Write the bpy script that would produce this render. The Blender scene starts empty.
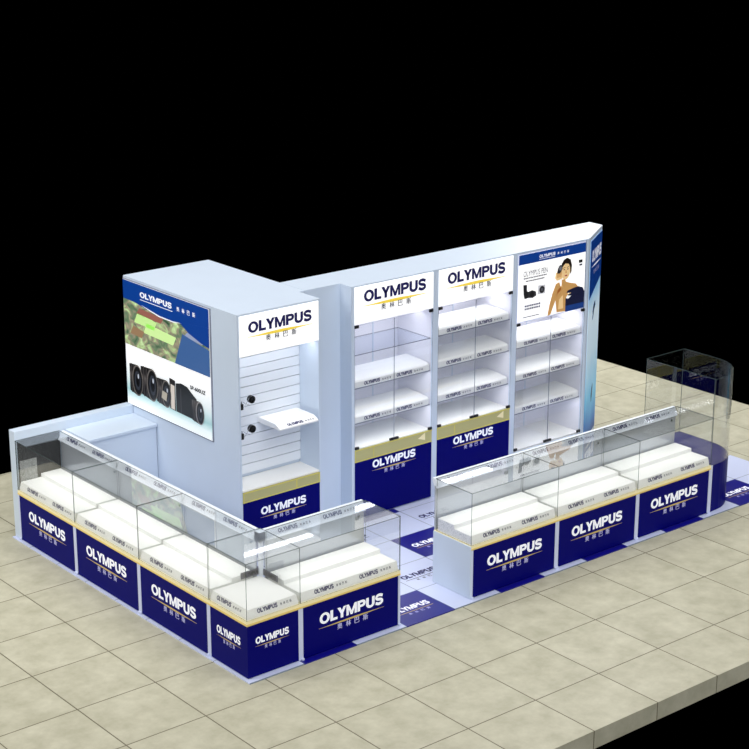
import bpy, bmesh, math, random
from mathutils import Vector, Matrix
random.seed(4)
SC = bpy.context.scene
COL = SC.collection

# ---------------------------------------------------------------- camera, world, light, exposure
F = 1740.16; YAW = math.radians(-39.315); PITCH = math.radians(-17.512)
cam = bpy.data.cameras.new('camera'); cam.sensor_fit = 'HORIZONTAL'; cam.sensor_width = 36
cam.lens = F / 749 * 36
cam.shift_x = (374.5 - 367.145) / 749; cam.shift_y = (378.849 - 374.5) / 749
cam.clip_end = 200
co = bpy.data.objects.new('camera', cam); COL.objects.link(co)
co.location = (-6.865, -9.811, 6.166); co.rotation_euler = (math.pi/2 + PITCH, 0, YAW)
SC.camera = co
SC.view_settings.view_transform = 'Standard'; SC.view_settings.look = 'None'
SC.view_settings.gamma = 1; SC.view_settings.exposure = 0.0
SC.cycles.transparent_max_bounces = 40; SC.cycles.max_bounces = 8

wd = bpy.data.worlds.new('world'); SC.world = wd; wd.use_nodes = True
wd.node_tree.nodes['Background'].inputs[0].default_value = (0, 0, 0, 1)
wd.node_tree.nodes['Background'].inputs[1].default_value = 0

def area(name, loc, target, size, power, color=(1, 1, 1), sy=None, spread=None):
    l = bpy.data.lights.new(name, 'AREA'); l.energy = power; l.color = color
    l.shape = 'RECTANGLE'; l.size = size; l.size_y = sy or size
    if spread: l.spread = spread
    o = bpy.data.objects.new(name, l); COL.objects.link(o); o.location = loc
    d = Vector(target) - Vector(loc); o.rotation_euler = d.to_track_quat('-Z', 'Y').to_euler()
    return o
def sun(name, d, strength, angle, color=(1, 1, 1)):
    l = bpy.data.lights.new(name, 'SUN'); l.energy = strength; l.angle = math.radians(angle); l.color = color
    o = bpy.data.objects.new(name, l); COL.objects.link(o)
    o.rotation_euler = Vector(d).to_track_quat('-Z', 'Y').to_euler(); o.location = (0, 0, 9)
    return o
# soft lights added out of view, above and around the stand
area('added_ceiling_area', (3, 1, 8.5), (3, 1, 0), 10, 300, (1.0, .985, .965))
sun('added_overhead_sun', (.05, .12, -1), 1.48, 80, (1.0, .985, .965))
area('added_left_area', (-4.5, 3.2, 5.2), (1.2, 2.7, 1.9), 2.5, 200, (1.0, .98, .96))
area('added_rear_right_area', (9.0, 4.8, 4.6), (7.3, 3.0, 0), 2.2, 150, (1.0, .985, .96))  # added to brighten the floor behind the wing
sun('added_front_sun', (.30, .85, -.55), 1.4, 50, (.97, .98, 1.0))
sun('added_side_sun', (.9, .25, -.5), .35, 50, (.92, .95, 1.0))

# ---------------------------------------------------------------- materials
def lin(c):
    if isinstance(c, str):
        c = [int(c[i:i+2], 16) / 255 for i in (0, 2, 4)]
    else: c = [v / 255 for v in c]
    return tuple(v / 12.92 if v <= .04045 else ((v + .055) / 1.055) ** 2.4 for v in c) + (1,)
def mat(name, col, rough=.5, metal=0, emit=0, spec=.5, noise=0, scale=20):
    m = bpy.data.materials.new(name); m.use_nodes = True
    nt = m.node_tree; b = nt.nodes['Principled BSDF']
    c = lin(col)
    b.inputs['Base Color'].default_value = c
    b.inputs['Roughness'].default_value = rough; b.inputs['Metallic'].default_value = metal
    b.inputs['Specular IOR Level'].default_value = spec
    if noise:
        n = nt.nodes.new('ShaderNodeTexNoise'); n.inputs['Scale'].default_value = scale; n.inputs['Detail'].default_value = 6
        tc = nt.nodes.new('ShaderNodeTexCoord'); nt.links.new(tc.outputs['Object'], n.inputs['Vector'])
        r = nt.nodes.new('ShaderNodeValToRGB')
        r.color_ramp.elements[0].position = .3; r.color_ramp.elements[1].position = .7
        r.color_ramp.elements[0].color = tuple(v * (1 - noise) for v in c[:3]) + (1,)
        r.color_ramp.elements[1].color = tuple(min(1, v * (1 + noise)) for v in c[:3]) + (1,)
        nt.links.new(n.outputs['Fac'], r.inputs[0]); nt.links.new(r.outputs[0], b.inputs['Base Color'])
    if emit:
        b.inputs['Emission Color'].default_value = c; b.inputs['Emission Strength'].default_value = emit
    return m
def glass(name, tint, gloss=1.0):
    m = bpy.data.materials.new(name); m.use_nodes = True; nt = m.node_tree
    for n in list(nt.nodes): nt.nodes.remove(n)
    out = nt.nodes.new('ShaderNodeOutputMaterial'); mix = nt.nodes.new('ShaderNodeMixShader')
    tr = nt.nodes.new('ShaderNodeBsdfTransparent'); gl = nt.nodes.new('ShaderNodeBsdfGlossy')
    fr = nt.nodes.new('ShaderNodeFresnel'); fr.inputs[0].default_value = 1.45
    mu = nt.nodes.new('ShaderNodeMath'); mu.operation = 'MULTIPLY'; mu.inputs[1].default_value = gloss
    tr.inputs[0].default_value = tint + (1,); gl.inputs['Roughness'].default_value = .02
    gl.inputs[0].default_value = (1, 1, 1, 1)
    ge = nt.nodes.new('ShaderNodeNewGeometry'); mr = nt.nodes.new('ShaderNodeMapRange'); mr.inputs['To Min'].default_value = 1.45; mr.inputs['To Max'].default_value = 1/1.45
    nt.links.new(ge.outputs['Backfacing'], mr.inputs['Value']); nt.links.new(mr.outputs[0], fr.inputs[0])   # same reflectance on both faces of a thin pane
    nt.links.new(fr.outputs[0], mu.inputs[0]); nt.links.new(mu.outputs[0], mix.inputs[0])
    nt.links.new(tr.outputs[0], mix.inputs[1]); nt.links.new(gl.outputs[0], mix.inputs[2])
    nt.links.new(mix.outputs[0], out.inputs[0])
    return m
M = {}
M['lam'] = mat('pale_blue_laminate', (205, 218, 234), .45, noise=.015, scale=3)
M['lamwhite'] = mat('white_laminate', (232, 238, 246), .4)
M['blue'] = mat('royal_blue_panel', (3, 3, 104), .4, spec=.06)
M['hdr'] = mat('header_blue_print', (0, 64, 156), .45, emit=.04)
M['white_letter'] = mat('white_letter', (238, 240, 250), .5, emit=.25)
M['navy_letter'] = mat('navy_letter', (26, 22, 92), .5)
M['grey_letter'] = mat('grey_letter', (92, 92, 104), .5)
M['lilac_letter'] = mat('lilac_letter', (182, 182, 228), .5, emit=.1)  # slight glow added to brighten the characters
M['gold'] = mat('gold_line', (214, 186, 112), .35, metal=.2)
M['signgold'] = mat('sign_gold_swoosh', (226, 198, 70), .5, emit=.5)
M['cream'] = mat('cream_trim', (250, 238, 192), .4)
M['goldtrim'] = mat('gold_trim', (236, 208, 122), .35)
M['olive'] = mat('olive_gold_band', (192, 186, 128), .35, metal=.1)
M['yellow'] = mat('yellow_edge', (214, 204, 104), .35)
M['deck'] = mat('white_display_board', (246, 246, 243), .5)
M['back'] = mat('glossy_grey_back_panel', (200, 205, 212), .14, metal=.4)
M['stile'] = mat('pale_stile', (206, 214, 240), .4)
M['shelfwhite'] = mat('bright_white_acrylic', (252, 252, 252), .4)
M['black'] = mat('black_metal', (14, 14, 16), .4)
M['speck'] = None
M['edge'] = mat('dark_glass_edge', (70, 84, 84), .2)
M['glass'] = glass('clear_glass', (.98, .985, .985))
M['topglass'] = glass('grey_tinted_top_glass', (.92, .93, .935), 1.1)
M['door'] = glass('door_glass', (.975, .98, .985), .8)
M['shelfglass'] = glass('shelf_glass', (.93, .95, .98))
M['shelfedge'] = mat('shelf_edge', (130, 134, 150), .3)
M['signwhite'] = mat('backlit_white_sign', (250, 250, 248), .5, emit=.55)
M['interior'] = mat('white_cabinet_lining', (234, 234, 243), .5)
M['chrome'] = mat('brushed_metal', (170, 175, 182), .25, metal=1)

def speckle(name, a, b, lo, hi):
    m = mat(name, a, .3); nt = m.node_tree; bs = nt.nodes['Principled BSDF']
    tc = nt.nodes.new('ShaderNodeTexCoord'); n = nt.nodes.new('ShaderNodeTexNoise')
    n.inputs['Scale'].default_value = 110; n.inputs['Detail'].default_value = 4
    r = nt.nodes.new('ShaderNodeValToRGB'); r.color_ramp.elements[0].position = lo; r.color_ramp.elements[1].position = hi
    r.color_ramp.elements[0].color = lin(a); r.color_ramp.elements[1].color = lin(b)
    nt.links.new(tc.outputs['Object'], n.inputs['Vector']); nt.links.new(n.outputs['Fac'], r.inputs[0])
    nt.links.new(r.outputs[0], bs.inputs['Base Color']); return m
M['speck'] = speckle('dark_reflection_speckle', (22, 22, 24), (96, 96, 98), .42, .76)
M['speckl'] = speckle('grey_painted_reflection', (116, 118, 116), (176, 178, 176), .35, .7)
M['whitespeck'] = speckle('white_speckled_board', (190, 194, 200), (242, 242, 246), .34, .5)

def floor_mat():
    m = mat('beige_tiles', (196, 193, 172), .5, spec=.3); nt = m.node_tree; b = nt.nodes['Principled BSDF']
    N = nt.nodes.new; L = nt.links.new
    geo = N('ShaderNodeNewGeometry'); sep = N('ShaderNodeSeparateXYZ'); L(geo.outputs['Position'], sep.inputs[0])
    def math_(op, a, v=None, c=None):
        n = N('ShaderNodeMath'); n.operation = op; L(a, n.inputs[0])
        if v is not None:
            if isinstance(v, (int, float)): n.inputs[1].default_value = v
            else: L(v, n.inputs[1])
        if c is not None: n.inputs[2].default_value = c
        return n.outputs[0]
    T = .678; masks = []; cells = []
    for ax, off in (('X', 3.508 - 20 * T), ('Y', -.928 - 20 * T)):
        t = math_('DIVIDE', math_('SUBTRACT', sep.outputs[ax], off), T)
        fr = math_('FRACT', t); cells.append(math_('FLOOR', t))
        d = math_('ABSOLUTE', math_('SUBTRACT', math_('FRACT', math_('ADD', t, .5)), .5))
        masks.append(math_('LESS_THAN', d, .0072))
    g = math_('MAXIMUM', masks[0], masks[1])
    cmb = N('ShaderNodeCombineXYZ'); L(cells[0], cmb.inputs[0]); L(cells[1], cmb.inputs[1])
    wn = N('ShaderNodeTexWhiteNoise'); wn.noise_dimensions = '3D'; L(cmb.outputs[0], wn.inputs['Vector'])
    add = N('ShaderNodeVectorMath'); add.operation = 'ADD'; L(geo.outputs['Position'], add.inputs[0])
    sc = N('ShaderNodeVectorMath'); sc.operation = 'SCALE'; sc.inputs['Scale'].default_value = 7; L(wn.outputs['Color'], sc.inputs[0]); L(sc.outputs[0], add.inputs[1])
    no = N('ShaderNodeTexNoise'); no.inputs['Scale'].default_value = 5; no.inputs['Detail'].default_value = 8; no.inputs['Roughness'].default_value = .65
    L(add.outputs[0], no.inputs['Vector'])
    r = N('ShaderNodeValToRGB'); r.color_ramp.elements[0].position = .3; r.color_ramp.elements[1].position = .72
    r.color_ramp.elements[0].color = lin((168, 165, 143)); r.color_ramp.elements[1].color = lin((196, 193, 172))
    L(no.outputs['Fac'], r.inputs[0])
    mx = N('ShaderNodeMixRGB'); L(g, mx.inputs[0]); L(r.outputs[0], mx.inputs[1]); mx.inputs[2].default_value = lin((104, 98, 80))
    L(mx.outputs[0], b.inputs['Base Color'])
    return m
def platform_mat():
    m = mat('stand_carpet_tiles', (206, 214, 240), .3, spec=.5); nt = m.node_tree; b = nt.nodes['Principled BSDF']
    N = nt.nodes.new; L = nt.links.new
    geo = N('ShaderNodeNewGeometry'); sep = N('ShaderNodeSeparateXYZ'); L(geo.outputs['Position'], sep.inputs[0])
    def math_(op, a, v=None):
        n = N('ShaderNodeMath'); n.operation = op; L(a, n.inputs[0])
        if v is not None:
            if isinstance(v, (int, float)): n.inputs[1].default_value = v
            else: L(v, n.inputs[1])
        return n.outputs[0]
    ev = []; ms = []
    for ax, off, T in (('X', PX0 - 4 * PT, PT), ('Y', PY0 - 4 * PTY, PTY)):
        t = math_('DIVIDE', math_('SUBTRACT', sep.outputs[ax], off), T)
        ev.append(math_('LESS_THAN', math_('FRACT', math_('MULTIPLY', t, .5)), .5))
        d = math_('ABSOLUTE', math_('SUBTRACT', math_('FRACT', math_('ADD', t, .5)), .5))
        ms.append(math_('LESS_THAN', d, .008))
    bl = math_('MULTIPLY', ev[0], ev[1]); g = math_('MAXIMUM', ms[0], ms[1])
    m1 = N('ShaderNodeMixRGB'); L(g, m1.inputs[0]); m1.inputs[1].default_value = lin((204, 212, 240)); m1.inputs[2].default_value = lin((128, 140, 158))
    m2 = N('ShaderNodeMixRGB'); L(bl, m2.inputs[0]); L(m1.outputs[0], m2.inputs[1]); m2.inputs[2].default_value = lin((16, 14, 128))
    L(m2.outputs[0], b.inputs['Base Color'])
    return m
PX0, PT, PY0, PTY = 1.538, .5235, -.06, .485

# ---------------------------------------------------------------- helpers
class MB:
    def __init__(s): s.bm = bmesh.new(); s.mats = []
    def mi(s, m):
        if m not in s.mats: s.mats.append(m)
        return s.mats.index(m)
    def box(s, x0, x1, y0, y1, z0, z1, m='lam', bev=0):
        vs = [s.bm.verts.new(p) for p in ((x0,y0,z0),(x1,y0,z0),(x1,y1,z0),(x0,y1,z0),(x0,y0,z1),(x1,y0,z1),(x1,y1,z1),(x0,y1,z1))]
        fs = [s.bm.faces.new([vs[i] for i in f]) for f in ((3,2,1,0),(4,5,6,7),(0,1,5,4),(1,2,6,5),(2,3,7,6),(3,0,4,7))]
        k = s.mi(m)
        for f in fs: f.material_index = k
        if bev:
            es = list({e for f in fs for e in f.edges})
            r = bmesh.ops.bevel(s.bm, geom=es, offset=bev, segments=2, affect='EDGES', profile=.5)
            for f in r['faces']: f.material_index = k
        return s
    def pane(s, x0, x1, y0, y1, z0, z1, m='glass', e='edge'):
        n = len(s.bm.faces); s.box(x0, x1, y0, y1, z0, z1, m); s.bm.faces.ensure_lookup_table()
        d = (x1-x0, y1-y0, z1-z0); t = d.index(min(d)); k = s.mi(e)
        s.bm.normal_update()
        for f in s.bm.faces[n:]:
            if abs(f.normal[t]) < .5: f.material_index = k
        return s
    def prism(s, pts, a0, a1, axis='x', m='lam', cap=None):
        # pts: 2-D outline; axis x -> (y,z), y -> (x,z), z -> (x,y)
        def P(p, a): return {'x': (a, p[0], p[1]), 'y': (p[0], a, p[1]), 'z': (p[0], p[1], a)}[axis]
        A = [s.bm.verts.new(P(p, a0)) for p in pts]; B = [s.bm.verts.new(P(p, a1)) for p in pts]
        k = s.mi(m); kc = s.mi(cap) if cap else k; n = len(pts); fs = []
        for i in range(n):
            f = s.bm.faces.new((A[i], A[(i+1) % n], B[(i+1) % n], B[i])); f.material_index = k; fs.append(f)
        f = s.bm.faces.new(A[::-1]); f.material_index = kc; fs.append(f)
        f = s.bm.faces.new(B); f.material_index = kc; fs.append(f)
        bmesh.ops.recalc_face_normals(s.bm, faces=fs)
        return s
    def cyl(s, p, r, h, axis='z', m='black', n=20, r2=None):
        mt = {'z': Matrix(), 'y': Matrix.Rotation(-math.pi/2, 4, 'X'), 'x': Matrix.Rotation(math.pi/2, 4, 'Y')}[axis]
        r_ = bmesh.ops.create_cone(s.bm, cap_ends=True, segments=n, radius1=r, radius2=r if r2 is None else r2, depth=h,
              matrix=Matrix.Translation(p) @ mt @ Matrix.Translation((0, 0, h/2)))
        k = s.mi(m)
        for f in {f for v in r_['verts'] for f in v.link_faces}: f.material_index = k
        return s
    def tube(s, pts, r, m='black', n=6):
        k = s.mi(m); rings = []
        for i, p in enumerate(pts):
            p = Vector(p); d = (Vector(pts[min(i+1, len(pts)-1)]) - Vector(pts[max(i-1, 0)])).normalized()
            u = d.orthogonal().normalized(); v = d.cross(u)
            rings.append([s.bm.verts.new(p + r*(math.cos(2*math.pi*j/n)*u + math.sin(2*math.pi*j/n)*v)) for j in range(n)])
        for a, b in zip(rings, rings[1:]):
            for j in range(n):
                f = s.bm.faces.new((a[j], a[(j+1) % n], b[(j+1) % n], b[j])); f.material_index = k
        for rg in (rings[0][::-1], rings[-1]):
            f = s.bm.faces.new(rg); f.material_index = k
        return s
    def flat(s, pts, y, m, t=.0012):
        # printed/flat cut-out standing in the XZ plane facing -Y
        return s.prism(pts, y, y - t, 'y', m)
    def mesh(s, name):
        me = bpy.data.meshes.new(name); s.bm.to_mesh(me); s.bm.free()
        for m in s.mats: me.materials.append(M[m] if isinstance(m, str) else m)
        return me
    def build(s, name, parent=None, loc=(0, 0, 0), rz=0, label=None):
        return link(name, s.mesh(name), parent, loc, rz, label)
def link(name, me, parent=None, loc=(0, 0, 0), rz=0, label=None, rot=None, scale=None):
    o = bpy.data.objects.new(name, me); COL.objects.link(o); o.location = loc
    o.rotation_euler = rot or (0, 0, rz)
    if scale: o.scale = scale
    if parent: o.parent = parent
    if label: o['label'] = label
    return o
def thing(name, label, cat, loc=(0, 0, 0), rz=0, group=None):
    o = link(name, None, None, loc, rz); o.empty_display_size = .1
    o['label'] = label; o['category'] = cat
    if group: o['group'] = group
    return o
def tag(o, label, cat, group=None):
    o['label'] = label; o['category'] = cat
    if group: o['group'] = group
    return o
def circ(cx, cz, rx, rz=None, n=20, a0=0, a1=360):
    rz = rz or rx
    return [(cx + rx*math.cos(math.radians(a0 + (a1-a0)*i/n)), cz + rz*math.sin(math.radians(a0 + (a1-a0)*i/n))) for i in range(n if a1-a0 == 360 else n+1)]

# ---- lettering
_cache = {}
def raw_text(s, bold=0.0, spacing=1.0):
    key = (s, bold, spacing)
    if key in _cache: return _cache[key]
    c = bpy.data.curves.new('t', 'FONT'); c.body = s; c.size = 1; c.offset = bold; c.extrude = 0
    c.space_character = spacing; c.resolution_u = 3
    o = bpy.data.objects.new('t', c); COL.objects.link(o)
    dg = bpy.context.evaluated_depsgraph_get(); dg.update()
    me = bpy.data.meshes.new_from_object(o.evaluated_get(dg))
    vs = [v.co.copy() for v in me.vertices]; fs = [tuple(p.vertices) for p in me.polygons]
    bpy.data.objects.remove(o); bpy.data.meshes.remove(me); bpy.data.curves.remove(c)
    x0 = min(v.x for v in vs); x1 = max(v.x for v in vs); y0 = min(v.y for v in vs); y1 = max(v.y for v in vs)
    vs = [((v.x-x0)/(x1-x0), (v.y-y0)/(y1-y0)) for v in vs]
    _cache[key] = (vs, fs); return _cache[key]
def stroke(path, th):
    L = []; R_ = []
    for i, p in enumerate(path):
        a = path[max(i-1, 0)]; b = path[min(i+1, len(path)-1)]
        dx, dy = b[0]-a[0], b[1]-a[1]; l = math.hypot(dx, dy); nx, ny = -dy/l*th/2, dx/l*th/2
        L.append((p[0]+nx, p[1]+ny)); R_.append((p[0]-nx, p[1]-ny))
    return [[L[i], L[i+1], R_[i+1], R_[i]] for i in range(len(path)-1)]
def brand_polys():
    T = .235; out = []; x = 0
    def arc(cx, cy, rx, ry, a0, a1, n=12): return [(cx+rx*math.cos(math.radians(a0+(a1-a0)*i/n)), cy+ry*math.sin(math.radians(a0+(a1-a0)*i/n))) for i in range(n+1)]
    def put(polys, w):
        nonlocal x
        for q in polys: out.append([(x+a, b) for a, b in q])
        x += w + .05
    # O as a ring of quads, heavier at the sides
    o = arc(.6, .5, .6, .52, 0, 360, 28); i_ = arc(.6, .5, 0.29, .30, 0, 360, 28)
    put([[o[k], o[k+1], i_[k+1], i_[k]] for k in range(28)], 1.2)
    put([[(0, 0), (.32, 0), (.32, 1), (0, 1)], [(.32, 0), (.84, 0), (.84, .24), (.32, .24)]], .78)
    put([[(.38, 0), (.70, 0), (.70, .42), (.38, .42)], [(.38, .42), (.70, .42), (.35, 1), (0, 1)], [(.38, .42), (.70, .42), (1.08, 1), (.73, 1)]], 1.02)
    put([[(0, 0), (.28, 0), (.28, 1), (0, 1)], [(.97, 0), (1.25, 0), (1.25, 1), (.97, 1)], [(.28, 1), (.28, .55), (.50, 0), (.625, .36)], [(.97, 1), (.97, .55), (.75, 0), (.625, .36)], [(.50, 0), (.75, 0), (.625, .36)]], 1.27)
    bo = [(.32, 1)] + arc(.62, .68, .38, .32, 90, -90, 12) + [(.32, .36)]; bi = [(.32, .77)] + arc(.60, .68, .09, .09, 90, -90, 12) + [(.32, .59)]
    put([[(0, 0), (.32, 0), (.32, 1), (0, 1)]] + [[bo[k], bo[k+1], bi[k+1], bi[k]] for k in range(14)], 1.0)
    uo = [(0, 1)] + arc(.52, .36, .52, .38, 180, 360, 14) + [(1.04, 1)]; ui = [(.32, 1)] + arc(.52, .36, .20, .14, 180, 360, 14) + [(.72, 1)]
    put([[uo[k], uo[k+1], ui[k+1], ui[k]] for k in range(len(uo)-1)], 1.04)
    put(stroke([(.93, .80)] + arc(.5, .71, .36, .20, 40, 260, 12) + arc(.5, .285, .37, .205, 80, -140, 12) + [(.07, .20)], .26), 1.0)
    W_ = x - .05
    vs = []; fs = []
    for q in out:
        fs.append(tuple(range(len(vs), len(vs)+len(q)))); vs += [(a/W_, b) for a, b in q]
    return vs, fs
def add_text(mb, s, x, z, w, h, m, y=0, bold=0.0, spacing=1.0, t=.0015, flatz=False):
    if s in CN:
        bold = 0.0
        if m != 'x2': add_glyph(mb, s, x + w*.07, z, w, h, m, y, 0, 1, t*.9, flatz)
    return add_glyph(mb, s, x, z, w, h, m, y, bold, spacing, t, flatz)
def add_glyph(mb, s, x, z, w, h, m, y=0, bold=0.0, spacing=1.0, t=.0015, flatz=False):
    if s == BR and BR not in _cache: _cache[BR] = brand_polys()
    vs, fs = _cache[BR] if s == BR else raw_text(s, bold, spacing)
    k = mb.mi(m)
    nv = []
    for u, v in vs:
        p = (x + u*w, y - t, z + v*h) if not flatz else (x + u*w, z + v*h, y + t)
        nv.append(mb.bm.verts.new(p))
    for f in fs:
        try: fc = mb.bm.faces.new([nv[i] for i in f])
        except ValueError: continue
        fc.material_index = k
        fc.normal_update()
        n = fc.normal
        if (not flatz and n.y > 0) or (flatz and n.z < 0): fc.normal_flip()
    return mb
BR = 'OLYMPUS'; CN = '奥林巴斯'
def swoosh(x, z, w, h, n=16):
    up = []; lo = []
    for i in range(n+1):
        u = i/n; th = h*math.sin(math.pi*u)**1.6*.5 + h*.08
        up.append((x + w*u, z + th)); lo.append((x + w*u, z - th))
    return up + lo[::-1]
def text_obj(name, parent, s, x, z, w, h, m, y, bold=.02, spacing=1.0, label=None):
    mb = MB(); add_text(mb, s, x, z, w, h, m, y, bold, spacing); return mb.build(name, parent, label=label)
def logo_block(parent, x, z, w, y, blue=True, hscale=1.0):
    """brand lettering, gold line and four characters; z = baseline of the letters"""
    h = w * .142 * hscale
    text_obj('brand_lettering', parent, BR, x, z, w, h, 'white_letter' if blue else 'navy_letter', y, .035, 1.02)
    mb = MB(); mb.flat(swoosh(x - .01*w, z - .05*hscale*w/.645*.65, w*1.02, .013*w/.645*(1 if blue else 1.7)), y, 'gold' if blue else 'signgold'); mb.build('gold_line', parent)
    mb = MB(); ch = .068*w*hscale
    for i, c in enumerate(CN):
        add_text(mb, c, x + w*(.27 + .135*i), z - .05*w/.645*hscale - ch*.95, .075*w, ch*1.15, 'lilac_letter' if blue else 'grey_letter', y, .012)
    mb.build('character_lettering', parent)
def label_mesh():
    mb = MB(); add_text(mb, BR, 0, 0, .19, .034, 'navy_letter', 0, .03, 1.0)
    for i, c in enumerate(CN): add_text(mb, c, .215 + i*.03, .004, .018, .02, 'grey_letter', 0, 0)
    return mb.mesh('label_lettering')
LABEL = label_mesh()
def tile_logo(col):
    mb = MB(); add_text(mb, BR, -.19, -.02, .38, .07, col, 0, .03, 1.0, flatz=True)
    mb.box(-.19, .19, -.052, -.046, .0003, .0015, 'gold' if col == 'white_letter' else 'grey_letter')
    for i, c in enumerate(CN): add_text(mb, c, -.1 + i*.065, -.10, .03, .033, 'lilac_letter' if col == 'white_letter' else 'grey_letter', 0, 0, flatz=True)
    return mb.mesh('tile_lettering')

# ---------------------------------------------------------------- setting
mb = MB(); mb.box(-7, 8.24, -2.205, 5.2, -.16, -.012, 'lam'); mb.mats[0] = floor_mat()
f = mb.build('floor'); f['kind'] = 'structure'

plat = thing('stand_platform', 'low pale blue and navy checkered floor platform under the whole display stand', 'platform')
mb = MB(); mb.prism([(-.028, PY0), (6.77, PY0), (6.77, .91), (5.75, .91), (5.75, 3.66), (-.028, 3.66)], -.012, -.002, 'z', 'lam'); mb.mats[0] = platform_mat(); mb.build('tiled_deck', plat)
WL, BL = tile_logo('white_letter'), tile_logo('navy_letter')
for i in range(-1, 11):
    for j in range(0, 5):
        x = PX0 + PT*(i+.5); y = PY0 + PTY*(j+.5)
        even = i % 2 == 0 and j % 2 == 0; odd = i % 2 != 0 and j % 2 == 1
        if not (even or odd): continue
        vis = (j == 0 and i in (0, 8)) or (.6 < y < 1.9 and .6 < x < 5.6) 
        if not vis: continue
        link('tile_lettering', WL if even else BL, plat, (x + (.0 if even else -.02), y, -.0019))

# ---------------------------------------------------------------- glass counters
ZB, ZG, D = .468, .95, .47
def stepped_profile():
    return [(.012, ZB+.012), (.012, ZB+.03), (.028, ZB+.088), (.232, ZB+.088), (.234, ZB+.122), (D-.035, ZB+.122), (D-.035, ZB+.012)]
def counter(name, label, w, loc, rz=0, left_end=None, right_end=None, rail=(0, 0), narrow=False, deckspeck=False, shadowless=False):
    t = thing(name, label, 'display counter', loc, rz, 'glass display counters')
    # body
    mb = MB(); mb.box(.004, w-.004, .012, D, 0, ZB-.03, 'lam', .003); mb.build('body', t)
    # stiles at both ends
    for x0, x1 in ((.0, .022), (w-.022, w)):
        mb = MB(); mb.box(x0, x1, -.004, .012, .012, ZB-.028, 'stile', .002)
        mb.box(x0-.0 if x0 else 0, x1, -.016, -.004, 0, .016, 'stile'); mb.build('stile', t)
    mb = MB(); mb.box(.022, w-.022, 0, .012, .004, ZB-.028, 'blue', .0015); p = mb.build('front_panel', t)
    if narrow: logo_block(p, .1, .25, .315, 0, True, 1.35)
    else: logo_block(p, .185, .245, .645, 0)
    mb = MB(); mb.box(0, w, -.006, D, ZB-.028, ZB-.014, 'goldtrim', .001); mb.box(0, w, -.003, D, ZB-.014, ZB+.012, 'cream', .001); mb.build('deck_trim', t)
    mb = MB(); mb.prism(stepped_profile(), .016, w-.016, 'x', 'deck', 'whitespeck' if deckspeck else None); dk = mb.build('stepped_deck', t)
    sl = math.atan2(.016, .058)
    for x in ((.15, .6) if not narrow else (.1,)):
        link('label_lettering', LABEL, dk, (x, .0155, ZB+.044), rot=(-sl, 0, 0))
    # glass
    mb = MB(); mb.pane(.0, w, 0, .005, ZB+.012, ZG-.005); mb.build('front_glass', t)
    mb = MB(); mb.pane(.0, w, 0, D-.02, ZG-.005, ZG, 'topglass'); mb.build('top_glass', t)
    mb = MB(); mb.pane(.001, .006, .006, D-.03, ZB+.012, ZG-.006); mb.build('side_glass', t)
    if right_end: mb = MB(); mb.pane(w-.006, w-.001, .006, D-.03, ZB+.012, ZG-.006); mb.build('side_glass', t)
    if left_end:
        mb = MB(); mb.box(-.008, .002, -.002, D, 0, ZB+.004, 'lam', .001); mb.build('end_panel', t)
    # back panel and label rail
    mb = MB(); mb.box(rail[0], w+rail[1], D-.012, D, ZB+.012, ZG-.07, 'back'); 
    mb.cyl((w-.06, D-.018, ZG-.13), .012, .006, 'y', 'chrome'); mb.build('back_panel', t)
    mb = MB(); mb.prism([(D-.038, ZG-.085), (D+.004, ZG-.085), (D+.03, ZG-.02), (D+.026, ZG-.007), (D+.004, ZG-.007)], rail[0], w+rail[1], 'x', 'lamwhite'); r = mb.build('label_rail', t)
    a = math.atan2(.042, .078)
    for x in ((.13, .58) if not narrow else ()):
        link('label_lettering', LABEL, r, (x, D-.0225, ZG-.058), rot=(-a, 0, 0))
    # strip light added under the top glass to brighten the deck
    l = bpy.data.lights.new('added_deck_light', 'AREA'); l.shape = 'RECTANGLE'; l.size = w*.9; l.size_y = .12; l.energy = .5*w; l.color = (1, .99, .95); l.specular_factor = 0; l.spread = math.radians(130)
    o = bpy.data.objects.new('added_deck_light', l); COL.objects.link(o); o.parent = t; o.location = (w/2, D-.10, ZG-.02); o.rotation_euler = (math.radians(-15), 0, 0)
    return t

LW = [(.513, 1.522), (1.522, 2.55), (2.55, 3.552)]
lab = ['glass display counter in the left row, right beside the corner counter', 'glass display counter in the middle of the left row of three',
       'glass display counter at the far left end, with dark end glass painted with speckled reflection']
for k, (a, b) in enumerate(LW):
    t = counter('glass_display_counter', lab[k], b-a, (0, b, 0), -math.pi/2, rail=(.003, -.003))
    if k == 2:
        mb = MB(); mb.box(-.0, .008, .02, D-.02, ZB+.012, ZG-.01, 'speck'); mb.build('dark_end_glass', t, label='dark end glass with painted speckled reflection')  # speckle paints the noisy reflection in the dark end glass
        mb = MB(); mb.box(.009, .014, .03, .20, ZB+.09, ZG-.20, 'speckl'); mb.build('deck_reflection_patch', t, label='light grey patch painted as deck reflection')  # stands in for the white deck mirrored in the dark end

FX = [(.505, 1.514), (2.29, 3.303), (3.303, 4.331), (4.331, 5.339)]
lab = ['glass display counter between the front corner counter and the walk-in gap', 'glass display counter at the right of the walk-in gap, with plain grey end panel',
       'glass display counter in the middle of the three right of the gap', 'glass display counter next to the rounded navy end counter']
for k, (a, b) in enumerate(FX):
    counter('glass_display_counter', lab[k], b-a, (a, 0, 0), 0, left_end=(k == 1), right_end=(k in (0,)), rail=(.003, -.003), deckspeck=(k == 1))

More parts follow.
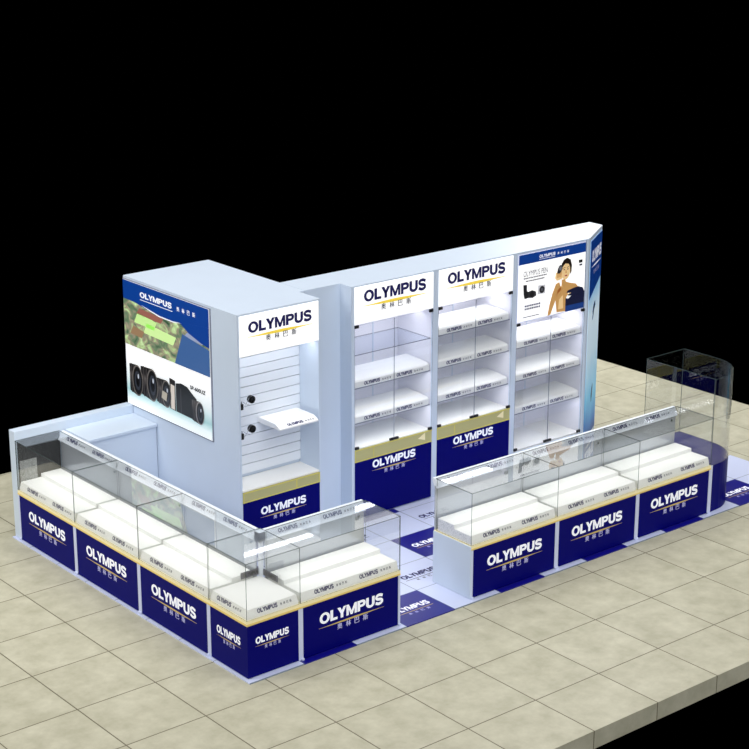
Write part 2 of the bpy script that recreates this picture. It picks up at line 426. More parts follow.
# ---- corner counter
W = .505; WY = .513
t = thing('corner_glass_counter', 'square glass display counter standing at the front corner with two navy logo faces', 'display counter', (0, 0, 0), 0, 'glass display counters')
mb = MB(); mb.box(.012, W-.004, .012, WY-.004, 0, ZB-.03, 'lam', .003); mb.build('body', t)
mb = MB(); mb.box(.0, W-.022, 0, .012, .004, ZB-.028, 'blue'); p = mb.build('front_panel', t); logo_block(p, .075, .27, .315, 0, True, 1.25)
mb = MB(); mb.box(0, WY-.022-.012, 0, .012, .004, ZB-.028, 'blue')
p = mb.build('front_panel', t, loc=(0, WY-.022, 0), rz=-math.pi/2); logo_block(p, .085, .25, .315, 0, True, 1.45)
for (x0, x1, y0, y1) in ((W-.022, W, -.004, .012), (-.004, .012, WY-.022, WY)):
    mb = MB(); mb.box(x0, x1, y0, y1, .0, ZB-.028, 'stile', .002); mb.build('stile', t)
mb = MB(); mb.box(-.006, W, -.006, WY, ZB-.028, ZB-.012, 'goldtrim'); mb.box(-.003, W, -.003, WY, ZB-.012, ZB+.012, 'cream'); mb.build('deck_trim', t)
mb = MB()
n0 = [(.012, .012), (W-.01, .012), (W-.01, WY-.01), (.012, WY-.01)]; n1 = [(.03, .03), (W-.02, .03), (W-.02, WY-.02), (.03, WY-.02)]
vs = [[mb.bm.verts.new((x, y, z)) for x, y in q] for q, z in ((n0, ZB+.012), (n0, ZB+.03), (n1, ZB+.088))]
for a, b in zip(vs, vs[1:]):
    for i in range(4): mb.bm.faces.new((a[i], a[(i+1) % 4], b[(i+1) % 4], b[i]))
mb.bm.faces.new(vs[2]); mb.bm.faces.new(vs[0][::-1]); mb.mi('deck')
dk = mb.build('stepped_deck', t)
sl = math.atan2(.016, .058)
link('label_lettering', LABEL, dk, (.11, .0165, ZB+.044), rot=(-sl, 0, 0))
link('label_lettering', LABEL, dk, (.0165, WY-.09, ZB+.044), rot=(-sl, 0, -math.pi/2))
mb = MB(); mb.pane(0, W, 0, .005, ZB+.012, ZG-.005); mb.build('front_glass', t)
mb = MB(); mb.pane(0, .005, .006, WY, ZB+.012, ZG-.005); mb.build('side_glass', t)
mb = MB(); mb.pane(0.006, W-.002, WY-.012, WY-.007, ZB+.012, ZG-.006); mb.build('side_glass', t)
mb = MB(); mb.pane(0, W-.002, 0, WY-.002, ZG-.005, ZG, 'topglass'); mb.build('top_glass', t)
mb = MB(); mb.box(D-.03, D+.03, D-.03, WY-.003, ZG-.088, ZG-.007, 'lamwhite'); mb.box(D-.03, W-.003, D-.03, D+.03, ZG-.088, ZG-.0071, 'lamwhite'); mb.box(D, W-.003, D, WY-.013, ZB+.09, ZG-.088, 'lamwhite'); mb.build('rail_joint', t)
# dark plates painted in for label text reflected inside the corner
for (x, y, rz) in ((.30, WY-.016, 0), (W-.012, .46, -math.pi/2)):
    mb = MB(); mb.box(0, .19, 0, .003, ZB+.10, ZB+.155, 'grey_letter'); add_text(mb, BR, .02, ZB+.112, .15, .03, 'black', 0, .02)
    mb.build('reflected_label', t, (x - (.0 if rz == 0 else .004), y, 0), rz, label='dark grey plate painted as reflected label text')

# ---- rounded end counter on the right
X6, X7, R, CY = 5.339, 5.885, .44, .45
ZT = 1.32   # top of the taller curved case
def rounded(off=0, y1=.86, n=14):
    r = R - off
    pts = [(X6+off, off)]
    cx, cy = X7 - R, R + .01
    pts += [(cx + r*math.cos(math.radians(a)), cy + r*math.sin(math.radians(a))) for a in [-90 + 90*i/n for i in range(n+1)]]
    pts += [(X7-off, y1-off), (X6+off, y1-off)]
    return pts
t = thing('rounded_end_counter', 'tall-glazed navy end counter with rounded front corner at the right end of the stand', 'display counter', (0, 0, 0))
mb = MB(); mb.prism(rounded(0), .0, ZB, 'z', 'blue'); b = mb.build('base', t)
mb = MB(); mb.prism([(p[0], p[1]) for p in rounded(-.004)][:1] + [(X6+.0, -.004), (X6+.0, .0), (X6, 0)], 0, ZB, 'z', 'stile') if False else mb.box(X6, X6+.02, -.006, .0, .0, ZB+.01, 'stile'); mb.build('stile', t)
def wall_strip(ptsA, ptsB, z0, z1, m='glass'):
    mb = MB(); k = mb.mi(m); ke = mb.mi('edge')
    A0 = [mb.bm.verts.new((x, y, z0)) for x, y in ptsA]; A1 = [mb.bm.verts.new((x, y, z1)) for x, y in ptsA]
    B0 = [mb.bm.verts.new((x, y, z0)) for x, y in ptsB]; B1 = [mb.bm.verts.new((x, y, z1)) for x, y in ptsB]
    for i in range(len(ptsA)-1):
        for q, kk in (((A0[i], A0[i+1], A1[i+1], A1[i]), k), ((B0[i+1], B0[i], B1[i], B1[i+1]), k), ((A1[i], A1[i+1], B1[i+1], B1[i]), ke), ((A0[i+1], A0[i], B0[i], B0[i+1]), ke)):
            f = mb.bm.faces.new(q); f.material_index = kk
    for i in (0, -1):
        f = mb.bm.faces.new((A0[i], A1[i], B1[i], B0[i])); f.material_index = ke
    for f in mb.bm.faces:
        f.smooth = False
    return mb
po, pi_ = rounded(0)[:-2], rounded(.006)[:-2]
wall_strip(po, pi_, ZB, ZT).build('curved_glass', t, label='curved clear glass')
mb = MB(); mb.pane(X7-.006, X7, R+.012, .86, ZB, ZT); mb.build('side_glass', t)
mb = MB(); mb.pane(X6+.01, X7-.008, .854, .86, ZB, ZT); mb.build('side_glass', t)
mb = MB(); mb.prism(rounded(.001), ZT, ZT+.005, 'z', 'edge', 'topglass'); mb.build('top_glass', t)
mb = MB(); mb.pane(X6+.001, X6+.006, .008, .852, ZB+.002, ZT-.001); mb.build('side_glass', t)

# ---------------------------------------------------------------- low partition and storage counter at the left back
t = thing('low_partition_wall', 'low pale blue partition running back left behind the counters', 'partition')
mb = MB(); mb.box(0.0, 1.245, 3.555, 3.655, 0, 1.03, 'lam', .004); mb.build('panel', t)
t = thing('storage_counter', 'plain pale blue storage counter against the low partition beside the lens poster', 'counter')
mb = MB(); mb.box(.53, 1.243, 3.16, 3.553, 0, .92, 'lam'); mb.build('body', t)
mb = MB(); mb.box(.515, 1.244, 3.14, 3.553, .92, .95, 'lam', .004); mb.build('worktop', t)

# ---------------------------------------------------------------- tower cabinet with lens poster
H = 2.261
t = thing('tower_cabinet', 'big pale blue tower cabinet with the long lens poster on its left side', 'cabinet')
BX0, BX1, BY0, BY1 = 1.248, 2.136, 1.832, 3.641
mb = MB()
mb.box(BX0, BX1+.06, BY0+.3, BY1, 0, H, 'lam')                 # rear block
mb.box(BX0, BX0+.02, BY0, BY0+.3, 0, H, 'lam')                 # left cheek
mb.box(BX1-.02, BX1, BY0, BY0+.3, 0, H, 'lam')                 # right cheek
mb.box(BX0+.02, BX1-.02, BY0, BY0+.3, 2.245, H, 'lam')         # top
mb.box(BX0+.02, BX1-.02, BY0+.012, BY0+.3, 0, .56, 'lam')      # base
mb.build('carcass', t)
mb = MB(); mb.box(BX0+.02, BX1-.02, BY0-.006, BY0+.3, 1.885, 2.245, 'signwhite', .002); s = mb.build('header_sign', t, label='backlit white header sign')
logo_block(s, BX0+.11, 2.085, .68, BY0-.006, False)
mb = MB(); mb.box(BX0+.02, BX1-.02, BY0-.002, BY0+.012, .01, .555, 'blue'); p = mb.build('front_panel', t)
logo_block(p, BX0+.21, .40, .5, BY0-.002)
mb = MB(); mb.box(BX0+.02, BX1-.02, BY0-.004, BY0+.3, .56, .64, 'olive'); mb.box(BX0+.02, BX1-.02, BY0-.008, BY0, .64, .65, 'yellow'); mb.box(BX0+.02, BX1-.02, BY0-.008, BY0, .555, .563, 'yellow')
for x in (BX0+.02, BX0+.60, BX1-.032): mb.box(x, x+.012, BY0-.007, BY0, .56, .65, 'yellow')
mb.build('gold_band', t)
mb = MB(); mb.box(BX0+.02, BX1-.02, BY0+.004, BY0+.29, .652, .668, 'deck'); mb.build('display_deck', t)
mb = MB()
z = .70
while z < 1.86:
    mb.box(BX0+.022, BX1-.022, BY0+.278, BY0+.299, z, min(z+.083, 1.88), 'lamwhite'); z += .09
mb.build('slatwall', t)
# two tether hooks on the slat wall
for k, z in enumerate((1.43, 1.16)):
    h = thing('tether_hook', ('upper' if k == 0 else 'lower') + ' pair of small black tether pucks joined by thin wires in the tower cabinet', 'display hook', (BX0+.022, BY0+.002, z), 0, 'tether hooks')
    mb = MB(); mb.box(0, .03, 0, .03, -.02, .035, 'black', .004); mb.box(.006, .012, 0, .006, .035, .06, 'chrome'); mb.build('wall_mount', h)
    mb = MB(); mb.cyl((.165, .06, .03), .034, .035, 'y', 'black', 20); mb.cyl((.165, .05, .03), .02, .012, 'y', 'black', 16); mb.box(.15, .18, .05, .07, .0, .03, 'black', .004); mb.build('puck', h)
    mb = MB(); mb.tube([(.03, .012, .05), (.07, .03, .02), (.13, .06, -.01)], .002, 'chrome'); mb.tube([(.03, .012, -.01), (.08, .03, .02), (.13, .06, .05)], .002, 'chrome'); mb.build('wire', h)
# slat shelf
sx0, sx1 = 1.545, 2.0
sx0, sx1 = 1.64, 2.065
sh = thing('slatwall_shelf', 'small white slanted-front shelf hanging from the slat wall of the tower cabinet', 'shelf', (sx0, 1.775, 1.16))
mb = MB(); mb.prism([(0, 0), (0, .012), (.07, .045), (.322, .045), (.322, .0)], 0, sx1-sx0, 'x', 'shelfwhite'); s = mb.build('board', sh)
link('label_lettering', LABEL, s, (.10, .012, .0195), rot=(-1.13, 0, 0), scale=(.9, .9, .9))
l = bpy.data.lights.new('added_tower_light', 'AREA'); l.shape = 'RECTANGLE'; l.size = .8; l.size_y = .08; l.energy = 1.1; l.color = (.95, .96, 1)  # strip light added below the header sign to brighten shelf and slats
o = bpy.data.objects.new('added_tower_light', l); COL.objects.link(o); o.location = (1.69, 1.93, 1.88)
mb = MB(); mb.box(.03, sx1-sx0-.03, .322, .332, .005, .035, 'chrome'); mb.build('hanger', sh)

# ---- poster with lenses
def poster_flat(mb, pts, k, m): mb.flat(pts, -.001*k, m, .001)
PC = {}
def pm(c, e=.25, r=.4):
    key = (c, e)
    if key not in PC:
        nm = 'poster_ink_%02x%02x%02x' % c; PC[key] = nm + str(e); M[PC[key]] = mat('poster_ink', c, r, emit=e)
    return PC[key]
def gradmat(name, stops, emit=.3, noise=0, scale=4):
    """printed vertical gradient in the artwork itself (generated Z)"""
    m = mat(name, (255, 255, 255), .4, emit=emit); nt = m.node_tree; b = nt.nodes['Principled BSDF']
    tc = nt.nodes.new('ShaderNodeTexCoord'); sp = nt.nodes.new('ShaderNodeSeparateXYZ'); nt.links.new(tc.outputs['Generated'], sp.inputs[0])
    r = nt.nodes.new('ShaderNodeValToRGB'); el = r.color_ramp.elements
    while len(el) < len(stops): el.new(.5)
    for e, (p, c) in zip(el, stops): e.position = p; e.color = lin(c)
    src = sp.outputs[2]
    if noise:
        n = nt.nodes.new('ShaderNodeTexNoise'); n.inputs['Scale'].default_value = scale; n.inputs['Detail'].default_value = 5
        nt.links.new(tc.outputs['Generated'], n.inputs['Vector'])
        a = nt.nodes.new('ShaderNodeMath'); a.operation = 'MULTIPLY_ADD'; nt.links.new(n.outputs['Fac'], a.inputs[0]); a.inputs[1].default_value = noise
        s2 = nt.nodes.new('ShaderNodeMath'); s2.operation = 'SUBTRACT'; nt.links.new(sp.outputs[2], s2.inputs[0]); s2.inputs[1].default_value = noise*.5
        nt.links.new(s2.outputs[0], a.inputs[2]); src = a.outputs[0]
    nt.links.new(src, r.inputs[0]); nt.links.new(r.outputs[0], b.inputs['Base Color']); nt.links.new(r.outputs[0], b.inputs['Emission Color'])
    return m
def collage():
    m = mat('photo_collage_print', (90, 110, 80), .4, emit=.3); nt = m.node_tree; b = nt.nodes['Principled BSDF']
    tc = nt.nodes.new('ShaderNodeTexCoord'); mp = nt.nodes.new('ShaderNodeMapping'); mp.inputs['Scale'].default_value = (4, 1, 6); mp.inputs['Rotation'].default_value = (0, .35, 0)
    nt.links.new(tc.outputs['Object'], mp.inputs[0])
    n = nt.nodes.new('ShaderNodeTexNoise'); n.inputs['Scale'].default_value = 1.6; n.inputs['Detail'].default_value = 7; n.inputs['Distortion'].default_value = 1.2
    nt.links.new(mp.outputs[0], n.inputs['Vector'])
    r = nt.nodes.new('ShaderNodeValToRGB'); el = r.color_ramp.elements
    for p, c in ((.28, (52, 80, 58)), (.42, (104, 128, 98)), (.5, (150, 136, 118)), (.60, (168, 196, 136)), (.74, (214, 234, 186))):
        e = el.new(p); e.color = lin(c)
    el.remove(el[0]); el.remove(el[-1])
    nt.links.new(n.outputs['Fac'], r.inputs[0]); nt.links.new(r.outputs[0], b.inputs['Base Color']); nt.links.new(r.outputs[0], b.inputs['Emission Color'])
    return m
M['lensbg'] = gradmat('lens_poster_paper', [(0, (250, 252, 252)), (.06, (232, 246, 246)), (.13, (160, 200, 202)), (.22, (214, 228, 230)), (.36, (250, 251, 252)), (1, (252, 252, 253))])
M['collage'] = collage()
M['lensgrad'] = gradmat('lens_barrel_print', [(0, (16, 16, 18)), (.35, (30, 30, 34)), (.62, (96, 90, 88)), (.75, (40, 38, 40)), (1, (12, 12, 14))], .1)
PW, PZ0, PZ1 = 1.43, 1.035, 2.232
mb = MB(); mb.box(-.012, PW+.012, -.004, .006, PZ0-.012, PZ1+.008, 'shelfedge'); mb.box(0, PW, -.008, -.003, PZ0, PZ1, 'lensbg')
P = mb.build('lens_poster', t, (BX0-.006, 3.622, 0), -math.pi/2, label='wide printed poster with lenses under a blue header'); P.scale = (.972, 1, 1)
Y = -.009
mb = MB(); mb.flat([(0, 1.62), (PW, 1.62), (PW, 2.06), (1.0, 2.02), (.62, 2.02), (.3, 2.06), (0, 2.08)], Y, 'collage'); mb.build('photo_collage', P)
mb = MB()
mb.flat([(0, 2.232), (0, 2.055), (.2, 2.05), (.42, 2.022), (.62, 2.0), (.8, 2.0), (1.0, 2.02), (1.43, 2.062), (1.43, 2.232)], Y-.001, 'hdr')
mb.flat([(.32, 2.045), (.45, 2.02), (.62, 1.995), (.85, 1.995), (1.0, 2.015), (.85, 2.005), (.62, 2.008), (.45, 2.03)], Y-.002, 'white_letter')
mb.flat([(.95, 2.02), (1.1, 1.95), (1.3, 1.90), (1.43, 1.88), (1.43, 2.065)], Y-.002, 'hdr')
mb.build('header_band', P)
mb = MB(); add_text(mb, BR, .30, 2.118, .54, .052, 'white_letter', Y-.003, .035)
mb.box(.30, .85, Y-.004, Y-.003, 2.092, 2.098, 'white_letter')
for i, c in enumerate(CN): add_text(mb, c, .92 + i*.085, 2.115, .042, .042, 'white_letter', Y-.003, .01)
mb.build('brand_lettering', P)
# green card shapes in the collage
mb = MB()
for (x, z, w_, h_, c) in ((.18, 1.86, .34, .10, (196, 236, 150)), (.34, 1.79, .5, .10, (206, 240, 160)), (.1, 1.74, .2, .08, (150, 120, 90)), (.22, 1.95, .42, .06, (150, 96, 84)), (1.02, 1.9, .3, .05, (150, 160, 190))):
    mb.flat([(x, z), (x+w_, z-.012), (x+w_+.05, z+h_*.7), (x+.06, z+h_)], Y-.0012, pm(c))
mb.flat([(.86, 1.62), (1.43, 1.62), (1.43, 1.86), (1.0, 1.92)], Y-.0013, pm((60, 96, 150)))
mb.build('photo_cards', P)
# lens line-up
def lens(mb, cx, cz, r, ln, dark=(18, 18, 20), ring=(110, 104, 100), k=2, tilt=.0):
    # barrel lying behind the round front element
    mb.flat([(cx-ln, cz+r*.92), (cx, cz+r), (cx, cz-r), (cx-ln, cz-r*.82+tilt)], Y-.001*k, 'lensgrad')
    for q in (.25, .5, .75): mb.flat([(cx-ln*q-.008, cz+r*.96), (cx-ln*q+.008, cz+r*.97), (cx-ln*q+.008, cz-r*.9), (cx-ln*q-.008, cz-r*.9)], Y-.001*k-.0008, pm((64, 60, 60), .1))
    mb.flat(circ(cx, cz, r*.62, r, 24), Y-.001*k-.0016, pm(ring, .1)); mb.flat(circ(cx+.004, cz, r*.54, r*.9, 24), Y-.001*k-.0024, pm(dark, .05))
    mb.flat(circ(cx+.006, cz, r*.36, r*.62, 20), Y-.001*k-.0032, pm((52, 56, 66), .1)); mb.flat(circ(cx+.008, cz, r*.22, r*.4, 16), Y-.001*k-.004, pm((10, 10, 14), .05))
    mb.flat(circ(cx+.02, cz+r*.3, r*.08, r*.16, 10), Y-.001*k-.0048, pm((190, 196, 206), .2))
for nm, args in (('lens_print', (.20, 1.30, .15, .14)), ('lens_print', (.46, 1.315, .155, .2)), ('lens_print', (.70, 1.29, .13, .17))):
    mb = MB(); lens(mb, *args); mb.build(nm, P)
mb = MB(); mb.flat([(.755, 1.17), (.85, 1.165), (.85, 1.45), (.755, 1.46)], Y-.002, pm((34, 30, 30), .1)); mb.flat([(.775, 1.175), (.835, 1.172), (.84, 1.40), (.775, 1.405)], Y-.003, pm((214, 204, 192), .2))
mb.flat([(.62, 1.24), (.70, 1.22), (.72, 1.30), (.64, 1.31)], Y-.0075, pm((176, 168, 152), .2)); mb.build('grip_print', P)
mb = MB(); mb.flat([(.86, 1.165), (1.12, 1.16), (1.19, 1.22), (1.2, 1.36), (1.12, 1.40), (1.05, 1.44), (.95, 1.45), (.86, 1.43)], Y-.002, pm((16, 16, 18), .05))
mb.flat([(.935, 1.17), (.95, 1.17), (.95, 1.40), (.935, 1.40)], Y-.003, pm((56, 54, 58), .1))
lens(mb, 1.255, 1.245, .108, .13, ring=(150, 146, 146), k=3); mb.build('camera_print', P)
mb = MB(); add_text(mb, 'SP-600UZ', 1.10, 1.435, .25, .038, 'black', Y-.002, .03); mb.build('model_lettering', P)

# ---------------------------------------------------------------- connecting panel behind
t = thing('infill_panel', 'plain pale blue full-height panel between the tower cabinet and the glass cabinets', 'panel')
mb = MB(); mb.box(2.2, 2.598, 2.133, 2.504, 0, H, 'lam'); mb.build('panel', t)

# ---------------------------------------------------------------- wall cabinets
YW, YB = 1.968, 2.504
def led(loc, sx, sy, p, rot=(0, 0, 0), c=(.96, .96, 1)):
    l = bpy.data.lights.new('cabinet_strip_light', 'AREA'); l.shape = 'RECTANGLE'; l.size = sx; l.size_y = sy; l.energy = p; l.color = c
    o = bpy.data.objects.new('cabinet_strip_light', l); COL.objects.link(o); o.location = loc; o.rotation_euler = rot
def cabinet(label, x0, x1, sign_z, base_z, shelves, pos):
    t = thing('glass_cabinet', label, 'display cabinet', (x0, YW, 0), 0, 'glass wall cabinets')
    w = x1-x0; dp = YB-YW; s = .034
    mb = MB()
    mb.box(0, s, 0, dp, 0, H, 'lam'); mb.box(w-s, w, 0, dp, 0, H, 'lam'); mb.box(s, w-s, dp-.02, dp, 0, H, 'lam')
    mb.box(s, w-s, 0, dp-.02, H-.012, H, 'lam'); mb.box(s, w-s, .012, dp-.02, 0, base_z-.02, 'lam'); mb.build('carcass', t)
    mb = MB(); mb.box(s, w-s, dp-.034, dp-.021, base_z, sign_z, 'interior'); mb.box(s, s+.004, .02, dp-.034, base_z, sign_z, 'interior'); mb.box(w-s-.004, w-s, .02, dp-.034, base_z, sign_z, 'interior'); mb.box(s, w-s, .02, dp-.02, sign_z, sign_z+.01, 'interior')
    mb.box(s+(w-2*s)*.66, s+(w-2*s)*.66+.012, dp-.037, dp-.034, base_z, sign_z, 'lam')
    mb.build('lining', t)
    mb = MB(); mb.box(s, w-s, .012, dp-.03, base_z-.018, base_z, 'deck'); mb.build('cabinet_floor', t)
    mid = w/2
    for k, (a, b) in enumerate(((s+.002, mid-.003), (mid+.003, w-s-.002))):
        mb = MB(); mb.pane(a, b, -.004, .001, base_z+.004, sign_z-.006, 'door', 'shelfedge'); d = mb.build('glass_door', t)
        hx = a if k == 0 else b-.045
        mb = MB(); mb.box(hx, hx+.045, -.012, .006, sign_z-.03, sign_z-.002, 'black', .003); mb.build('hinge', d)
        mb = MB(); mb.box(hx, hx+.045, -.012, .006, base_z+.0, base_z+.026, 'black', .003); mb.build('hinge', d)
        hx = b-.05 if k == 0 else a
        mb = MB(); mb.box(hx, hx+.05, -.012, .006, base_z+.0, base_z+.024, 'black', .003); mb.build('door_lock', d)
    for z in shelves:
        mb = MB(); mb.pane(s+.005, w-s-.005, .022, dp-.036, z-.008, z, 'shelfglass', 'shelfedge'); mb.build('glass_shelf', t)
    return t, w, s, dp
def riser(x, z, w, label):
    r = thing('display_riser', label, 'display riser', (x, YW+.03, z), 0, 'white risers in the glass cabinets')
    mb = MB(); mb.prism([(0, .001), (0, .055), (.015, .07), (.12, .082), (.33, .088), (.33, .001)], 0, w, 'x', 'deck'); b = mb.build('board', r)
    mb = MB()
    mb.mats = []; o = link('label_lettering', LABEL, r, (.12, -.0015, .014)); o = link('label_lettering', LABEL, r, (w*.56, -.0015, .014))
CX = [2.598, 3.611, 4.640, 5.660]
pos = ['left', 'middle', 'right']
for k in range(2):
    t, w, s, dp = cabinet(['glass wall cabinet nearest the tower cabinet, with navy base and brand header', 'glass wall cabinet in the middle of three, with navy base and brand header'][k], CX[k], CX[k+1], 1.895, .70, (.945, 1.285, 1.605), pos[k])
    mb = MB(); mb.box(s, w-s, -.006, .02, 1.9, 2.246, 'signwhite', .002); sg = mb.build('header_sign', t, label='backlit white header sign')
    logo_block(sg, .14, 2.098, .745, -.006, False)
    mb = MB(); mb.box(s, w-s, -.002, .012, .01, .575, 'blue'); p = mb.build('front_panel', t); logo_block(p, .245, .475, .53, -.002)
    mb = MB(); mb.box(s, w-s, -.004, .012, .58, .69, 'olive'); mb.box(s, w-s, -.008, -.001, .685, .697, 'yellow'); mb.box(s, w-s, -.008, -.001, .575, .584, 'yellow')
    mb.box(s+.22, s+.228, -.007, -.003, .584, .685, 'yellow'); mb.box(s, s+.008, -.007, -.003, .584, .685, 'yellow')
    mb.flat([(w-.21, .64), (w-.12, .685), (w-.12, .61)], -.005, 'cream'); mb.build('gold_band', t)
    for z, nm in ((.945, 'lowest'), (1.285, 'middle'), (1.605, 'highest')):
        if (k, nm) == (0, 'highest'): continue
        riser(CX[k]+s+.015, z, w-2*s-.03, 'white display riser with two brand labels on the %s glass shelf of the %s cabinet' % (nm, pos[k]))
t, w, s, dp = cabinet('glass wall cabinet at the right, under the poster of a woman holding a camera', CX[2], CX[3], 1.548, .22, (.60, .945, 1.285), 'right')
mb = MB(); mb.box(s, w-s, -.002, .012, .01, .2, 'lam'); mb.build('kick_panel', t)
for z, nm in ((.60, 'lowest'), (.945, 'middle'), (1.285, 'highest')):
    riser(CX[2]+s+.015, z, w-2*s-.03, 'white display riser with two brand labels on the %s glass shelf of the right cabinet' % nm)
for k in range(3):
    b = (.70, .70, .22)[k]; top = (1.895, 1.895, 1.548)[k]
    led(((CX[k]+CX[k+1])/2, YW+.2, top-.01), .85, .1, 1.9)
    led(((CX[k]+CX[k+1])/2, YW+.06, .93 if k < 2 else .585), .85, .03, .95, (math.radians(-25), 0, 0))
    led(((CX[k]+CX[k+1])/2, YW+.06, 1.27), .85, .03, 0.8, (math.radians(-25), 0, 0))

# ---- poster with the woman (flat print)
PX = 4.675 - CX[2]; pw = .93
mb = MB(); mb.box(PX-.008, PX+pw+.008, -.004, .02, 1.552, 2.246, 'stile'); mb.box(PX, PX+pw, -.008, -.003, 1.56, 2.235, 'signwhite')
P = mb.build('woman_poster', t, label='square white advertising poster')
Y = -.009
def sh(pts): return [(PX+a, b) for a, b in pts]
mb = MB(); mb.flat(sh([(0, 2.235), (0, 2.135), (pw, 2.137), (pw, 2.235)]), Y, 'hdr'); mb.build('header_band', P)
mb = MB(); add_text(mb, BR, PX+.275, 2.17, .22, .032, 'white_letter', Y-.002, .035); mb.box(PX+.275, PX+.495, Y-.003, Y-.002, 2.155, 2.159, 'white_letter')
for i, c in enumerate(CN): add_text(mb, c, PX+.525+i*.045, 2.168, .024, .026, 'white_letter', Y-.002, .01)
mb.build('brand_lettering', P)
mb = MB(); add_text(mb, 'OLYMPUS PEN', PX+.065, 2.01, .33, .055, 'grey_letter', Y-.001, .0)
for (x, z, w_) in ((.07, 1.985, .32), (.10, 1.955, .26)):
    for q in range(14): mb.box(PX+x+q*w_/14, PX+x+(q+.7)*w_/14, Y-.002, Y, z, z+.012, 'grey_letter')
mb.build('title_lettering', P); mb = MB()
for (x, z, w_) in ((.095, 1.70, .22), (.095, 1.67, .22)):
    for q in range(9): mb.box(PX+x+q*w_/9, PX+x+(q+.65)*w_/9, Y-.002, Y, z, z+.018, 'navy_letter')
mb.build('caption_lettering', P); mb = MB()
for q in range(16): mb.box(PX+.07+q*.23/16, PX+.07+(q+.7)*.23/16, Y-.002, Y, 1.594, 1.602, 'navy_letter')
mb.build('caption_lettering', P); mb = MB()
mb.box(PX+.835, PX+.885, Y-.002, Y, 2.035, 2.065, 'black'); mb.box(PX+.845, PX+.885, Y-.002, Y, 2.005, 2.022, 'grey_letter')
mb.build('caption_lettering', P)
mb = MB()
mb.flat(sh([(.068, 1.93), (.115, 1.925), (.12, 1.86), (.16, 1.84), (.155, 1.79), (.09, 1.785), (.075, 1.83)]), Y, pm((34, 34, 38), .05))
mb.flat(sh([(.13, 1.85), (.19, 1.86), (.24, 1.84), (.25, 1.80), (.2, 1.78), (.14, 1.79)]), Y-.001, pm((52, 52, 56), .05))
mb.flat(sh(circ(.185, 1.82, .026)), Y-.002, pm((20, 20, 24), .05))
mb.flat(sh([(.27, 1.895), (.37, 1.89), (.37, 1.80), (.27, 1.805)]), Y, pm((206, 206, 210), .2)); mb.flat(sh(circ(.325, 1.845, .036)), Y-.001, pm((40, 40, 44), .05)); mb.flat(sh(circ(.325, 1.845, .018)), Y-.002, pm((90, 92, 100), .05))
mb.build('product_prints', P)
SK = pm((206, 156, 92), .2); SK2 = pm((238, 202, 146), .25); HR = pm((30, 18, 16), .03); DKB = pm((20, 26, 62), .05)
mb = MB()
mb.flat(sh([(.413, 1.56), (.455, 1.565), (.50, 1.66), (.545, 1.76), (.60, 1.80), (.565, 1.88), (.52, 1.87), (.475, 1.78), (.44, 1.68)]), Y, SK)          # raised forearm
mb.flat(sh([(.54, 1.575), (.665, 1.565), (.67, 1.70), (.70, 1.76), (.84, 1.79), (.80, 1.83), (.72, 1.85), (.66, 1.87), (.645, 1.90), (.60, 1.90), (.60, 1.84), (.545, 1.80), (.52, 1.70)]), Y, SK)   # shoulders, neck
mb.flat(sh([(.56, 1.60), (.63, 1.60), (.62, 1.74), (.57, 1.70)]), Y-.001, SK2)
mb.flat(sh(circ(.652, 1.985, .062, .092, 22)), Y-.001, SK2)                                                                                              # face
mb.flat(sh([(.585, 2.0), (.59, 2.06), (.62, 2.10), (.665, 2.115), (.715, 2.09), (.735, 2.03), (.73, 1.96), (.715, 1.94), (.71, 2.01), (.69, 2.05), (.64, 2.06), (.605, 2.03)]), Y-.002, HR)
for ex in (.628, .678): mb.flat(sh(circ(ex, 1.998, .011, .005, 10)), Y-.003, HR)
for ex in (.628, .678): mb.flat(sh([(ex-.016, 2.013), (ex+.014, 2.018), (ex+.014, 2.023), (ex-.016, 2.018)]), Y-.003, HR)
mb.flat(sh([(.648, 1.995), (.655, 1.995), (.664, 1.96), (.645, 1.958)]), Y-.003, SK)
mb.flat(sh(circ(.655, 1.935, .019, .008, 12)), Y-.003, pm((176, 72, 66), .1))
mb.build('woman_print', P)
mb = MB()
mb.flat(sh([(.50, 1.93), (.53, 1.90), (.60, 1.91), (.61, 1.94), (.59, 1.965), (.60, 1.985), (.56, 1.99), (.51, 1.985)]), Y-.004, SK2)
for q in range(4): mb.flat(sh([(.525+q*.017, 1.93), (.537+q*.017, 1.93), (.545+q*.015, 1.995), (.533+q*.015, 1.998)]), Y-.0047, SK)
mb.flat(sh([(.525, 1.975), (.565, 1.97), (.60, 2.01), (.595, 2.05), (.56, 2.055), (.535, 2.02)]), Y-.005, pm((44, 42, 46), .05)); mb.flat(sh(circ(.57, 2.02, .02)), Y-.006, pm((120, 120, 128), .1))
mb.build('camera_and_hand_print', P)
mb = MB(); mb.flat(sh([(.66, 1.565), (.925, 1.56), (.925, 1.73), (.90, 1.775), (.84, 1.795), (.77, 1.79), (.69, 1.775), (.67, 1.755), (.72, 1.745), (.68, 1.73), (.70, 1.72), (.74, 1.715), (.70, 1.69), (.66, 1.70)]), Y-.003, DKB)
mb.flat(sh([(.66, 1.56), (.925, 1.56), (.925, 1.62), (.66, 1.62)]), Y-.004, pm((22, 60, 130), .15))
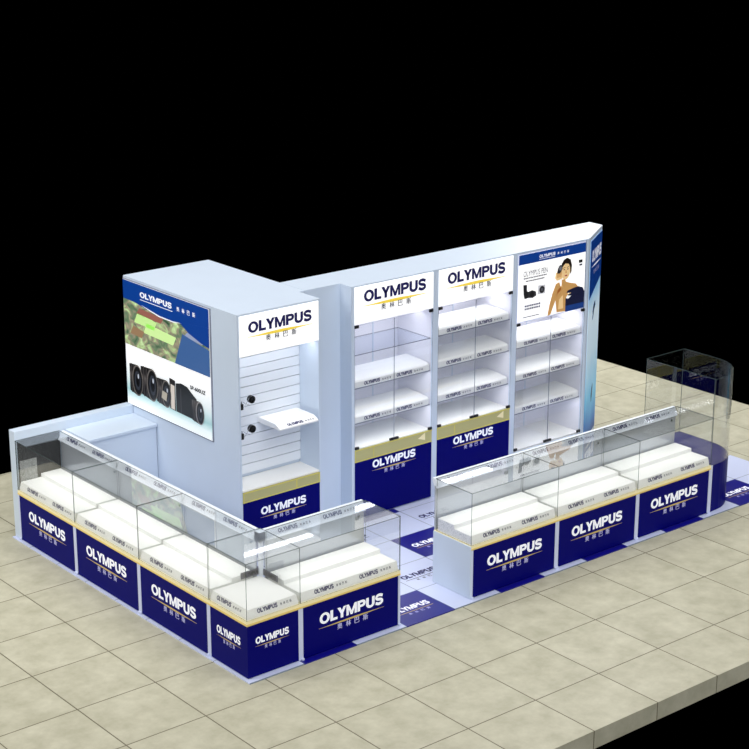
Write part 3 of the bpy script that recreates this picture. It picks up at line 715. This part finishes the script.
mb.flat(sh([(.68, 1.73), (.73, 1.742), (.73, 1.748), (.68, 1.738)]), Y-.004, SK2); mb.build('dark_glove_print', P)

# ---------------------------------------------------------------- chamfered end wing
t = thing('angled_end_wing', 'narrow angled wing at the right end of the wall carrying a tall blue water poster', 'panel')
mb = MB(); mb.prism([(5.661, YW), (6.22, 2.319), (6.22, YB), (5.661, YB)], 0, H, 'z', 'lam'); mb.build('panel', t)
M['water'] = gradmat('water_poster_print', [(0, (10, 60, 130)), (.06, (20, 104, 176)), (.2, (96, 176, 214)), (.42, (196, 220, 236)), (.62, (214, 232, 244)), (.74, (150, 196, 230)), (1, (140, 186, 226))], .3, .12, 3)
dx, dy = 6.22-5.661, 2.319-YW; L_ = math.hypot(dx, dy); ang = math.atan2(dy, dx)
mb = MB(); mb.box(.07, L_-.03, -.006, -.001, .08, 2.215, 'water')
P = mb.build('water_poster', t, (5.661, YW, 0), ang, label='tall narrow printed poster')
a, b = .07, L_-.03
mb = MB(); mb.flat([(a, 2.215), (a, 1.60), (a+.15, 1.64), (b-.15, 1.70), (b, 1.74), (b, 2.215)], -.007, 'hdr'); mb.build('header_band', P)
mb = MB(); add_text(mb, BR, a+.06, 1.98, b-a-.1, .12, 'white_letter', -.009, .04); mb.flat(swoosh(a+.06, 1.93, b-a-.1, .016), -.0085, 'white_letter')
for i, c in enumerate(CN): add_text(mb, c, a+.16+i*.075, 1.84, .045, .05, 'lilac_letter', -.009, .01)
mb.build('brand_lettering', P)
mb = MB()
mb.flat([(a+.2, 1.43), (a+.24, 1.50), (a+.31, 1.53), (a+.33, 1.48), (a+.27, 1.44), (a+.24, 1.36), (a+.2, 1.34), (a+.22, 1.40)], -.0085, pm((20, 60, 96), .05))
mb.build('dolphin_print', P); mb = MB()
mb.flat([(a+.28, .30+.2), (a+.31, .38+.2), (a+.34, .42+.2), (a+.35, .36+.2), (a+.33, .28+.2), (a+.3, .22+.2), (a+.29, .26+.2)], -.0085, pm((16, 44, 90), .05))
mb.build('dolphin_print', P)
